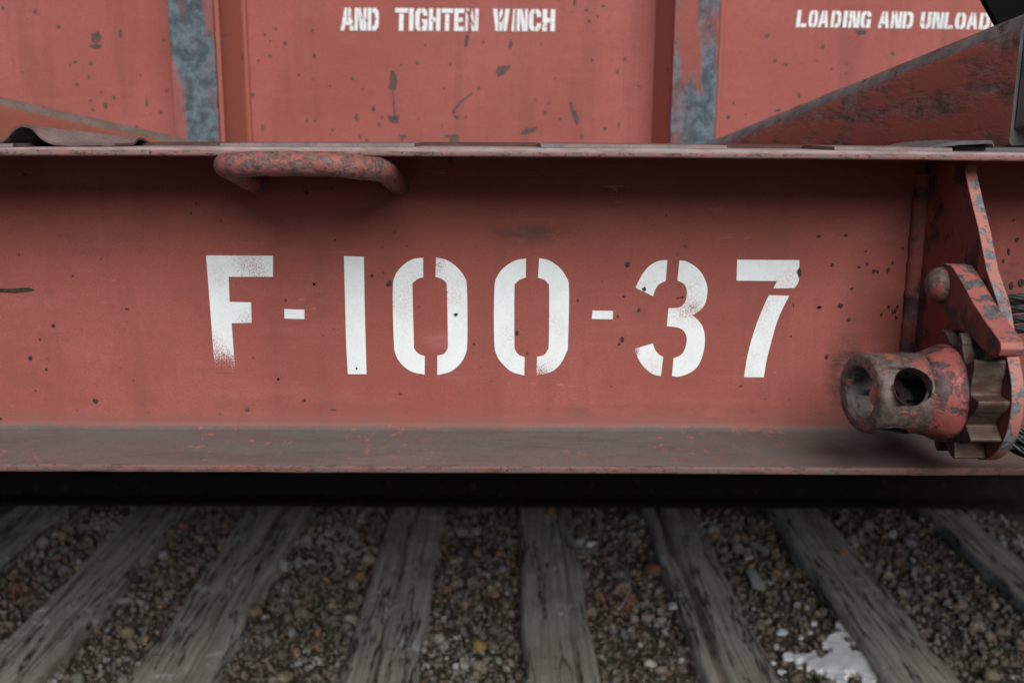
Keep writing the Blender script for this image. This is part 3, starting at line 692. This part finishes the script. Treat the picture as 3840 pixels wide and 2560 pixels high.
P1.append([c2p(*p) for p in [(1244, 792), (1296, 794), (1292, 808), (1274, 812), (1268, 834), (1258, 808)]])
P1.append([c2p(*p) for p in [(1566, 680), (1610, 680), (1606, 696), (1584, 702)]])
P1.append([c2p(*p) for p in [(2246, 600), (2262, 600), (2310, 700), (2296, 742), (2270, 690)]])
P1.append([c2p(*p) for p in [(1640, 205), (1662, 205), (1650, 275), (1634, 275)]])
P1.append([c2p(*p) for p in [(1556, 660), (1600, 600), (1680, 545), (1682, 552), (1606, 612), (1566, 664)]])
for x, y, a, b_ in [(1642, 686, 12, 8), (1100, 640, 12, 26), (1000, 688, 14, 26), (580, 255, 12, 14), (525, 168, 9, 10), (460, 205, 9, 9), (492, 242, 9, 9), (492, 328, 10, 10), (658, 440, 8, 10), (842, 505, 10, 10), (975, 462, 12, 11), (1355, 370, 10, 12), (1550, 378, 9, 9), (1512, 520, 8, 9), (1718, 518, 9, 16), (2128, 604, 9, 13), (2108, 660, 14, 12), (2195, 697, 10, 12), (2282, 15, 8, 20), (1130, 732, 10, 14), (1150, 690, 8, 10), (448, 750, 12, 20), (390, 555, 16, 12), (1745, 248, 8, 10), (1402, 265, 8, 9), (1260, 382, 9, 8), (1360, 700, 6, 6), (2170, 460, 8, 8), (2085, 260, 8, 10), (858, 765, 9, 9), (755, 708, 9, 9), (710, 712, 8, 10), (1020, 805, 10, 12), (1060, 830, 8, 22), (2052, 585, 9, 9), (1500, 740, 7, 12), (1905, 260, 12, 34)]:
    P1.append(blob_pts(*c2p(x, y), a*.56, b_*.56, int(x*3+y), 9))
c21 = lambda x, y: (2100+x/2.8, y/2.8)
for x, y, a, b_ in [(275, 105, 20, 20), (400, 175, 16, 16), (310, 222, 18, 14), (340, 632, 16, 16), (682, 625, 20, 24), (605, 750, 14, 36), (230, 1430, 16, 28), (620, 1310, 16, 26), (470, 1350, 20, 20), (152, 30, 12, 40), (825, 905, 26, 16), (455, 65, 20, 14)]:
    P1.append(blob_pts(*c21(x, y), a*.32, b_*.32, int(x*3+y), 9))
for x, y, a, b_ in [(1200, 268, 12, 14), (1335, 362, 9, 10), (1335, 418, 10, 11), (925, 348, 14, 10), (985, 368, 16, 12), (1600, 310, 12, 12), (945, 632, 22, 8), (1065, 545, 8, 24), (1060, 545, 6, 6), (690, 590, 10, 10), (660, 670, 14, 18), (1250, 395, 10, 8), (1420, 185, 40, 20), (880, 205, 18, 14)]:
    patches[2].append(blob_pts(*c3p(x, y), a*.55, b_*.55, int(x*3+y), 9))
SCR = [[(1662, -20), (1680, -20), (1676, 60), (1664, 130), (1668, 190), (1652, 190), (1654, 120), (1660, 60)], [(1640, 60), (1652, 62), (1690, 150), (1682, 156)], [(1912, 10), (1924, 10), (1918, 90), (1908, 190), (1898, 190), (1906, 90)], [(1930, 60), (1934, 60), (1930, 180), (1924, 180)], [(1840, 120), (1866, 70), (1872, 80), (1850, 140)]]
panels = []
for i, (xa, xb) in enumerate(((-2.6, lb0+.02), (lb0+.0205, rb0+.02), (rb0+.0205, 2.6))):
    bm = bmesh.new(); box(bm, (xa, WY, -.22), (xb, WY+.02, 1.5))
    for P_ in patches[i]: patch(bm, P_, WY, 1, .0008)
    if i == 1:
        for P_ in SCR: patch(bm, [c2p(*p) for p in P_], WY, 0, .0022)
    o = bm_obj('wall_panel', bm, [MPANEL, MSTAIN], car, smooth=False)
    o['label'] = ('bare wall panel left of the grey streaked post', 'wall panel lettered AND TIGHTEN WINCH', 'wall panel lettered LOADING AND UNLOADING')[i]
    panels.append(o)
MPOSTE = mat_red('edge_strip_red', .8, 10, STEEL, 0, base=(.40, .13, .09), soft=.06)
def post(f0, f1, b0, b1, side_mat, label):
    bm = bmesh.new(); prism(bm, [(f0+.003, PY+.012), (f1-.003, PY+.012), (b1, WY), (b0, WY)], -.22, 1.5, 2)
    o = bm_obj('post', bm, side_mat, car, smooth=False); o['label'] = label
    bm = bmesh.new(); box(bm, (f0, PY, -.22), (f1, PY+.0118, 1.5)); bm_obj('post_face', bm, MPOST, o, smooth=False, bevel=.002)
    bm = bmesh.new(); box(bm, (f1+.0003, PY+.003, -.22), (f1+.011, PY+.016, 1.5)); bm_obj('edge_strip', bm, MPOSTE, o, smooth=False, bevel=.003)
    return o
post(lx0, lx1, lb0, lb1, MPOSTS, 'post with blue grey streaks and rust orange side')
post(rx0, rx1, rb0, rb1, MPOSTR, 'post with blotchy grey and pink face')
bm = bmesh.new(); tube(bm, [(lb1+.002, WY-.004, -.2), (lb1+.002, WY-.004, 1.4)], .006, 8); bm_obj('weld_bead', bm, MPOSTE, car)
bm = bmesh.new(); tube(bm, [(rb0+.012, WY-.03, -.2), (rb0+.012, WY-.03, 1.4)], .005, 8); bm_obj('weld_bead', bm, MPOSTR, car)

# block stencil lettering on the panels: strokes in a unit cell (x right, y down)
def bar(x0, y0, x1, y1): return [(x0, y0), (x1, y0), (x1, y1), (x0, y1)]
T = .36
STN = {
 'A': [[(.28, 0), (.47, 0), (.47, .62), (.40, .62), (.30, 1), (0, 1)], [(.55, 0), (.74, 0), (1, 1), (.70, 1), (.62, .62), (.55, .62)], bar(.36, .62, .64, .76)],
 'N': [bar(0, 0, .28, 1), bar(.72, 0, 1, 1), [(.32, 0), (.50, 0), (.69, .62), (.69, 1), (.50, 1), (.32, .40)]],
 'D': [bar(0, 0, .34, 1), [(.42, 0), (.72, 0), (.95, .14), (1, .3), (1, .7), (.95, .86), (.72, 1), (.42, 1), (.42, .8), (.60, .78), (.66, .68), (.66, .32), (.60, .22), (.42, .2)]],
 'T': [bar(0, 0, 1, .2), bar(.32, .24, .68, 1)],
 'I': [bar(.05, 0, .95, 1)],
 'G': [[(.45, 0), (.25, 0), (.06, .12), (0, .3), (0, .7), (.06, .88), (.25, 1), (.45, 1), (.45, .8), (.38, .76), (.36, .66), (.36, .34), (.38, .24), (.45, .2)], [(.53, 0), (.75, 0), (.95, .12), (1, .34), (.66, .34), (.62, .22), (.53, .2)], [(.56, .48), (1, .48), (1, 1), (.56, 1), (.56, .8), (.66, .8), (.66, .62), (.56, .62)]],
 'H': [bar(0, 0, .36, 1), bar(.64, 0, 1, 1), bar(.36, .40, .60, .60)],
 'E': [bar(0, 0, .42, 1), bar(.42, 0, 1, .2), bar(.46, .4, .86, .6), bar(.42, .8, 1, 1)],
 'W': [[(0, 0), (.26, 0), (.34, .62), (.34, 1), (.18, 1)], [(.38, .2), (.48, 0), (.56, 0), (.66, .45), (.56, 1), (.40, 1)], [(.74, 0), (1, 0), (.84, 1), (.64, 1), (.64, .8)]],
 'C': [[(.46, 0), (.25, 0), (.06, .12), (0, .3), (0, .7), (.06, .88), (.25, 1), (.46, 1), (.46, .8), (.38, .76), (.36, .66), (.36, .34), (.38, .24), (.46, .2)], [(.54, 0), (.75, 0), (.95, .12), (1, .36), (.66, .36), (.62, .22), (.54, .2)], [(.66, .64), (1, .64), (.95, .88), (.75, 1), (.54, 1), (.54, .8), (.62, .78)]],
 'L': [bar(0, 0, .38, 1), bar(.44, .78, 1, 1)],
 'O': [[(.46, 0), (.25, 0), (.06, .12), (0, .3), (0, .7), (.06, .88), (.25, 1), (.46, 1), (.46, .8), (.38, .76), (.36, .66), (.36, .34), (.38, .24), (.46, .2)], [(.54, 0), (.75, 0), (.94, .12), (1, .3), (1, .7), (.94, .88), (.75, 1), (.54, 1), (.54, .8), (.62, .76), (.64, .66), (.64, .34), (.62, .24), (.54, .2)]],
 'U': [[(0, 0), (.36, 0), (.36, .68), (.40, .78), (.46, .8), (.46, 1), (.25, 1), (.06, .88), (0, .7)], [(.64, 0), (1, 0), (1, .7), (.94, .88), (.75, 1), (.54, 1), (.54, .8), (.60, .78), (.64, .68)]],
}
MTXT = mat_letter('panel_stencil_paint', [], .60)
def lettering(words, conv, top, bot, lean, parent):
    for chars, xs_ in words:
        bm = bmesh.new()
        for ch, (xa, xb) in zip(chars, xs_):
            for poly in STN[ch]:
                P_ = []
                for a, b_ in poly:
                    x = xa+(xb-xa)*a; yt, yb = top(x), bot(x)
                    P_.append(on(*conv(x+lean*(.5-b_), yt+(yb-yt)*b_), 1, WY))
                vs = [bm.verts.new(p+Vector((0, -.0013, 0))) for p in P_]
                f = bm.faces.new(vs); f.normal_update(); bmesh.ops.triangulate(bm, faces=[f], ngon_method='EAR_CLIP')
        bm_obj('stencilled_word', bm, MTXT, parent, smooth=False)['label'] = 'white stencilled word '+chars
lettering([('AND', [(906, 985), (988, 1058), (1064, 1130)]), ('TIGHTEN', [(1226, 1300), (1306, 1336), (1344, 1416), (1424, 1492), (1498, 1566), (1573, 1632), (1640, 1716)]), ('WINCH', [(1800, 1898), (1908, 1936), (1942, 2006), (2012, 2084), (2092, 2166)])],
          c2p, lambda x: 47+(x-906)*.0075, lambda x: 181+(x-906)*.004, 3, panels[1])
lettering([('LOADING', [(1050, 1108), (1118, 1170), (1174, 1234), (1246, 1304), (1315, 1340), (1348, 1410), (1416, 1474)]), ('AND', [(1518, 1582), (1590, 1650), (1656, 1716)]), ('UNLOADING', [(1758, 1820), (1826, 1890), (1895, 1948), (1956, 2018), (2024, 2086), (2096, 2155), (2165, 2190), (2198, 2262), (2270, 2330)])],
          c3p, lambda x: 60+(x-1050)*.015, lambda x: 157+(x-1050)*.012, 12, panels[2])

# braces
def beam(a, b_, width, height, rad, side, mats, name, label, extra=.4):
    """square tube whose upper outer edge runs from a to b_; side=+1 body lies to +x"""
    a, b_ = Vector(a), Vector(b_); d = (b_-a); L = d.length; t = d.normalized()
    hz = Vector((t.y, -t.x, 0)).normalized()*side
    if hz.x*side < 0: hz = -hz
    upn = Vector((0, 0, 1))
    sec = [(rad-rad*math.cos(q), -(rad-rad*math.sin(q))) for q in [math.pi/2*k/5 for k in range(6)]]
    sec = sec + [(width-rad+rad*math.sin(q), -(rad-rad*math.cos(q))) for q in [math.pi/2*k/5 for k in range(6)]]
    sec += [(width, -height+.004), (width-.004, -height), (.006, -height), (.0018, -height+.0018), (0, -height+.006)]
    bm = bmesh.new(); rr = []
    N_ = 30
    for j in range(N_+1):
        p = a+d*(j/N_)*(1+extra)
        rr.append([bm.verts.new(p+hz*u+upn*v) for u, v in sec])
    n_ = len(sec)
    for p_, q_ in zip(rr, rr[1:]):
        for k in range(n_):
            f = bm.faces.new((p_[k], p_[(k+1) % n_], q_[(k+1) % n_], q_[k])); f.material_index = 1 if 0 < k < 11 else 0
    bm.faces.new(rr[0]).material_index = len(mats)-1; bm.faces.new(rr[-1][::-1])
    o = bm_obj(name, bm, mats, car); o['label'] = label
    return o, hz
A = on(3836, 48, 1, -.018)+Vector((0, 0, .009)); B = on(2632, 545, 1, .70)+Vector((0, 0, .012))
ob, hz = beam(A, B, .13, .176, .038, 1, [MBRACE, MTOPB, MBENTD], 'brace', 'sloping square brace rising to the right, worn to grey steel')
rough(ob, .0007, 40, 5)
d = (A-B).normalized(); bm = bmesh.new()
c0 = A+Vector((0, 0, -.006))+hz*.005
vs = []
for q in (0, .07):
    for u, v in ((0, 0), (.12, 0), (.12, -.150), (0, -.150)): vs.append(bm.verts.new(c0+d*q+hz*u+Vector((0, 0, v))))
for f in ((0,1,2,3), (7,6,5,4), (0,4,5,1), (1,5,6,2), (2,6,7,3), (3,7,4,0)): bm.faces.new([vs[i] for i in f])
bm_obj('end_block', bm, MBENTD, ob, smooth=False, bevel=.003)
A2 = on(0, 372, 1, .45)+Vector((0, 0, .008)); B2 = on(740, 545, 1, .78)+Vector((0, 0, .012))
A2x = A2+(A2-B2)*.5
beam(A2x, B2, 0.13, .17, .028, -1, [mat_red('orange_brace_paint', .66, 10, (.10, .085, .08), .60, base=(.33, .115, .07), soft=.08), mat_steel('dull_brown_corner', (.17, .12, .10), (.22, .165, .145), .6, 20)], 'brace', 'blurred orange brace sloping down to the right in front of the bare panel')

# ------------------------------------------------------------------ winch
X0 = .5600; DC = (-.2085, -.2793)       # plate plane and drum axis (y, z)
winch = prop(empty('winch', (X0, 0, -.389)), 'red ratchet winch with holed drum tube and pawl on the beam', 'winch')
# side plate
out = [(-.002, -.014), (-.1150, -.014), (-.1217, -.0292), (-.1448, -.0603), (-.1667, -.0877), (-.1985, -.1347), (-.2321, -.1667), (-.2671, -.2255)]
for a in range(150, 276, 9): out.append((DC[0]+.0785*math.cos(math.radians(a)), DC[1]+.0785*math.sin(math.radians(a))))
out += [(-.12, -.350), (-.02, -.345), (-.002, -.33)]
bm = bmesh.new(); fs = prism(bm, out, X0, X0+.0145, 0)
for f in fs[2:]: f.material_index = 1
o = bm_obj('side_plate', bm, [MPLATE, MEDGE], winch, smooth=False, bevel=.0012)
bm = bmesh.new()
pth = [(X0-.002+.0012*mnoise.noise(Vector((z*60, 1, 1))), -.004, z) for z in np.linspace(-.03, -.33, 70)]
tube(bm, pth, [.0125+.0016*mnoise.noise(Vector((z*90, 3, 1))) for z in np.linspace(-.03, -.33, 70)], 14); bm_obj('weld_bead', bm, MWELD, winch)
# weld blob / torn tack left of the bead
bm = bmesh.new()
for (x, y, r0, r1) in ((640, 1235, 12, 7), (710, 1235, 10, 10), (670, 1280, 8, 16), (700, 1320, 10, 9), (690, 1270, 7, 20)):
    p = on(*c4f(x, y), 1, -.001); m_ = Matrix.Translation(p) @ Matrix.Diagonal((r0*.46/2710*1.0, .004, r1*.46/2710, 1))
    bmesh.ops.create_icosphere(bm, subdivisions=2, radius=1, matrix=m_)
bm_obj('weld_spatter', bm, MWELD, winch)

# drum tube with crossing holes
def lathe(bm, prof, n=72, mi=0):
    rg = []
    for x, r in prof: rg.append([bm.verts.new((x, DC[0]+r*math.cos(2*math.pi*k/n), DC[1]+r*math.sin(2*math.pi*k/n))) for k in range(n)])
    for a, b2 in zip(rg, rg[1:]):
        for k in range(n): bm.faces.new((a[k], a[(k+1) % n], b2[(k+1) % n], b2[k])).material_index = mi
    return rg
XT = .4180
ro, ri = .0478, .0298
bm = bmesh.new()
prof = [(XT+.006, ri), (XT+.0015, ri+.0012), (XT, ri+.0035), (XT, ro-.006), (XT+.0012, ro-.0028), (XT+.0045, ro-.0005), (XT+.009, ro), (XT+.04, ro+.0005), (XT+.07, ro), (XT+.095, ro-.0005), (XT+.11, ro), (XT+.11, ri)]
rg = lathe(bm, prof)
rg[0]; n = 72
for k in range(n): bm.faces.new((rg[-1][k], rg[-1][(k+1) % n], rg[0][(k+1) % n], rg[0][k])).material_index = 1
for v in bm.verts:
    if v.co.x < XT+.012: v.co.x += (DC[0]-v.co.y)*.20
bmesh.ops.recalc_face_normals(bm, faces=bm.faces)
me = bpy.data.meshes.new('drum_tube'); bm.to_mesh(me); bm.free(); tb = bpy.data.objects.new('tmp_tube', me); COL.objects.link(tb)
me.materials.append(MWINCH); me.materials.append(MBORE)
HX = on(3430, 1434, 1, -.255).x
bm = bmesh.new()
for ang in (24, -66):
    dv = Vector((0, -math.cos(math.radians(ang)), math.sin(math.radians(ang))))
    mt = Matrix.Translation((HX, DC[0], DC[1])) @ dv.to_track_quat('Z', 'Y').to_matrix().to_4x4()
    bmesh.ops.create_cone(bm, cap_ends=True, segments=40, radius1=.0224, radius2=.0224, depth=.16, matrix=mt)
    break
mc = bpy.data.meshes.new('cut'); bm.to_mesh(mc); bm.free(); cut = bpy.data.objects.new('tmp_cut', mc); COL.objects.link(cut); mc.materials.append(MBORE)
bm = bmesh.new(); dv = Vector((0, -math.cos(math.radians(-66)), math.sin(math.radians(-66))))
mt = Matrix.Translation(Vector((HX-.012, DC[0], DC[1]))+dv*.075) @ dv.to_track_quat('Z', 'Y').to_matrix().to_4x4()
bmesh.ops.create_cone(bm, cap_ends=True, segments=40, radius1=.020, radius2=.020, depth=.07, matrix=mt)
mc2 = bpy.data.meshes.new('cut2'); bm.to_mesh(mc2); bm.free(); cut2 = bpy.data.objects.new('tmp_cut2', mc2); COL.objects.link(cut2); mc2.materials.append(MBORE)
for c_ in (cut, cut2):
    md = tb.modifiers.new('b', 'BOOLEAN'); md.operation = 'DIFFERENCE'; md.object = c_; md.solver = 'EXACT'
    try: md.material_mode = 'TRANSFER'
    except Exception: pass
bv = tb.modifiers.new('bv', 'BEVEL'); bv.width = .0022; bv.segments = 3; bv.limit_method = 'ANGLE'; bv.angle_limit = math.radians(40)
dg = bpy.context.evaluated_depsgraph_get(); me2 = bpy.data.meshes.new_from_object(tb.evaluated_get(dg))
for q in (tb, cut, cut2): bpy.data.objects.remove(q)
me2.name = 'drum_tube'
bm = bmesh.new(); bm.from_mesh(me2)
bmesh.ops.triangulate(bm, faces=[f for f in bm.faces if len(f.verts) > 4])
bm.to_mesh(me2); bm.free()
drum = bpy.data.objects.new('drum_tube', me2); COL.objects.link(drum); drum.parent = winch; drum.matrix_parent_inverse = Matrix.Translation(-winch.location)
print('drum mats', [m.name for m in me2.materials], len(me2.polygons))
me2.polygons.foreach_set('use_smooth', [True]*len(me2.polygons)); me2.set_sharp_from_angle(angle=math.radians(30))
rough(drum, .0007, 55, 4)
# collar
bm = bmesh.new(); lathe(bm, [(XT+.068, ro-.004), (XT+.071, ro+.0012), (XT+.080, ro+.0034), (XT+.087, ro+.0066), (XT+.093, ro+.0088), (XT+.101, ro+.0094), (XT+.1085, ro+.0084), (XT+.1085, ro-.006)])
o = bm_obj('weld_collar', bm, MCOLLAR, winch, sharp=60); rough(o, .0016, 40, 6)
# ratchet wheel, ten saw teeth
XR0, XR1 = .5235, .5592
pts = []
tips = 139.
for k in range(10):
    a0 = tips+36*k
    for da, r in ((-10.5, .0585), (-8.2, .0582), (-6.4, .0598), (-4.6, .0690), (-3.0, .0772), (-.5, .0774), (3.5, .0742), (8., .0700), (12, .0648), (17, .0612), (21, .0592)):
        q = math.radians(a0+da); pts.append((DC[0]+r*math.cos(q), DC[1]+r*math.sin(q)))
bm = bmesh.new(); fs = prism(bm, pts, XR0, XR1, 0)
for f in fs[2:]: f.material_index = 1
wheel = bm_obj('ratchet_wheel', bm, [MWHEEL, MTOOTH], winch, smooth=False, bevel=.0011)
# pawl
XP0, XP1 = .5335, .5596
PV = (-.1435, -.1595)
pw = [(-.1638, -.1329), (-.1948, -.1476), (-.2306, -.1685), (-.2635, -.1837), (-.2915, -.1950), (-.300, -.1990), (-.3025, -.2060), (-.2985, -.2135), (-.2860, -.2180), (-.262, -.2150), (-.2401, -.2095), (-.2050, -.2040), (-.1726, -.1965), (-.1462, -.1855)]
for a in (-60, -30, 0, 30, 60, 90): pw.append((PV[0]+.0265*math.cos(math.radians(a)), PV[1]+.0265*math.sin(math.radians(a))))
bm = bmesh.new(); fs = prism(bm, pw, XP0, XP1, 0)
for f in fs[2:]: f.material_index = 1
pawl = bm_obj('pawl', bm, [MPLATE, MPAWL], winch, smooth=False, bevel=.0014)
pawl['label'] = 'peeling pink pawl resting on the ratchet'
bm = bmesh.new(); rg = []
for k in range(9):
    q = math.pi/2*k/8; r = .0222*math.cos(q); x = XP0-.0015-.0185*math.sin(q)
    rg.append([bm.verts.new((x, PV[0]+max(r, 1e-4)*math.cos(a), PV[1]+max(r, 1e-4)*math.sin(a))) for a in [2*math.pi*i/32 for i in range(32)]])
rg.insert(0, [bm.verts.new((XP0, PV[0]+.0222*math.cos(a), PV[1]+.0222*math.sin(a))) for a in [2*math.pi*i/32 for i in range(32)]])
for a, b2 in zip(rg, rg[1:]):
    for i in range(32): bm.faces.new((a[i], a[(i+1) % 32], b2[(i+1) % 32], b2[i]))
o = bm_obj('pivot_bolt', bm, MWINCH, winch, sharp=60); o['label'] = 'round domed bolt head with flaked red paint'; rough(o, .0006, 80, 3)

# wire rope behind the plate
bm = bmesh.new()
def rope_strand(pts, r=.0055):
    pts = catmull(pts, 8); N_ = len(pts)
    for s_ in range(6):
        pp = []
        for i, p in enumerate(pts):
            t = (pts[min(i+1, N_-1)]-pts[max(i-1, 0)]).normalized(); u = t.orthogonal().normalized(); v = t.cross(u)
            u = (Vector((0, 0, 1))-t*t.z).normalized(); v = t.cross(u)
            a = s_*math.pi/3+i*.42; pp.append(p+(u*math.cos(a)+v*math.sin(a))*r*.62)
        tube(bm, pp, r*.42, 6)
for k, (z, y) in enumerate(((-.172, -.165), (-.183, -.175), (-.194, -.182), (-.206, -.184), (-.186, -.150), (-.199, -.160))):
    rope_strand([(.578, y, z-.004), (.62, y-.012, z+.003), (.67, y-.012, z+.006), (.74, y, z+.004)])
for k, (z, y) in enumerate(((-.322, -.215), (-.333, -.222), (-.344, -.218), (-.336, -.195), (-.350, -.19))):
    rope_strand([(.578, y+.01, z+.018), (.61, y-.012, z+.002), (.66, y-.02, z-.016), (.73, y-.01, z-.03)])
# the loops joining upper and lower runs
for k in range(4):
    yy = -.10+.012*k
    rope_strand([(.74, -.165, -.168-.01*k), (.80, yy-.05, -.2), (.82, yy-.06, -.26), (.79, yy-.07, -.32), (.73, -.215, -.36)])
prop(bm_obj('wire_rope', bm, MROPE), 'dark twisted steel wire rope coiled behind the winch plate', 'wire rope')

# black rubber piece in the top right corner
bm = bmesh.new()
pp = [on(x, y, 1, .05) for x, y in ((3752, 115), (3740, 92), (3690, 0), (3630, -110), (3700, -260), (4100, -260), (4100, 60))]
prism(bm, [(p.x, p.z) for p in pp], .05, .064, 1)
prop(bm_obj('rubber_pad', bm, MRUB, smooth=False, bevel=.003), 'black rubber pad with slanted edge on top of the right brace', 'rubber pad')
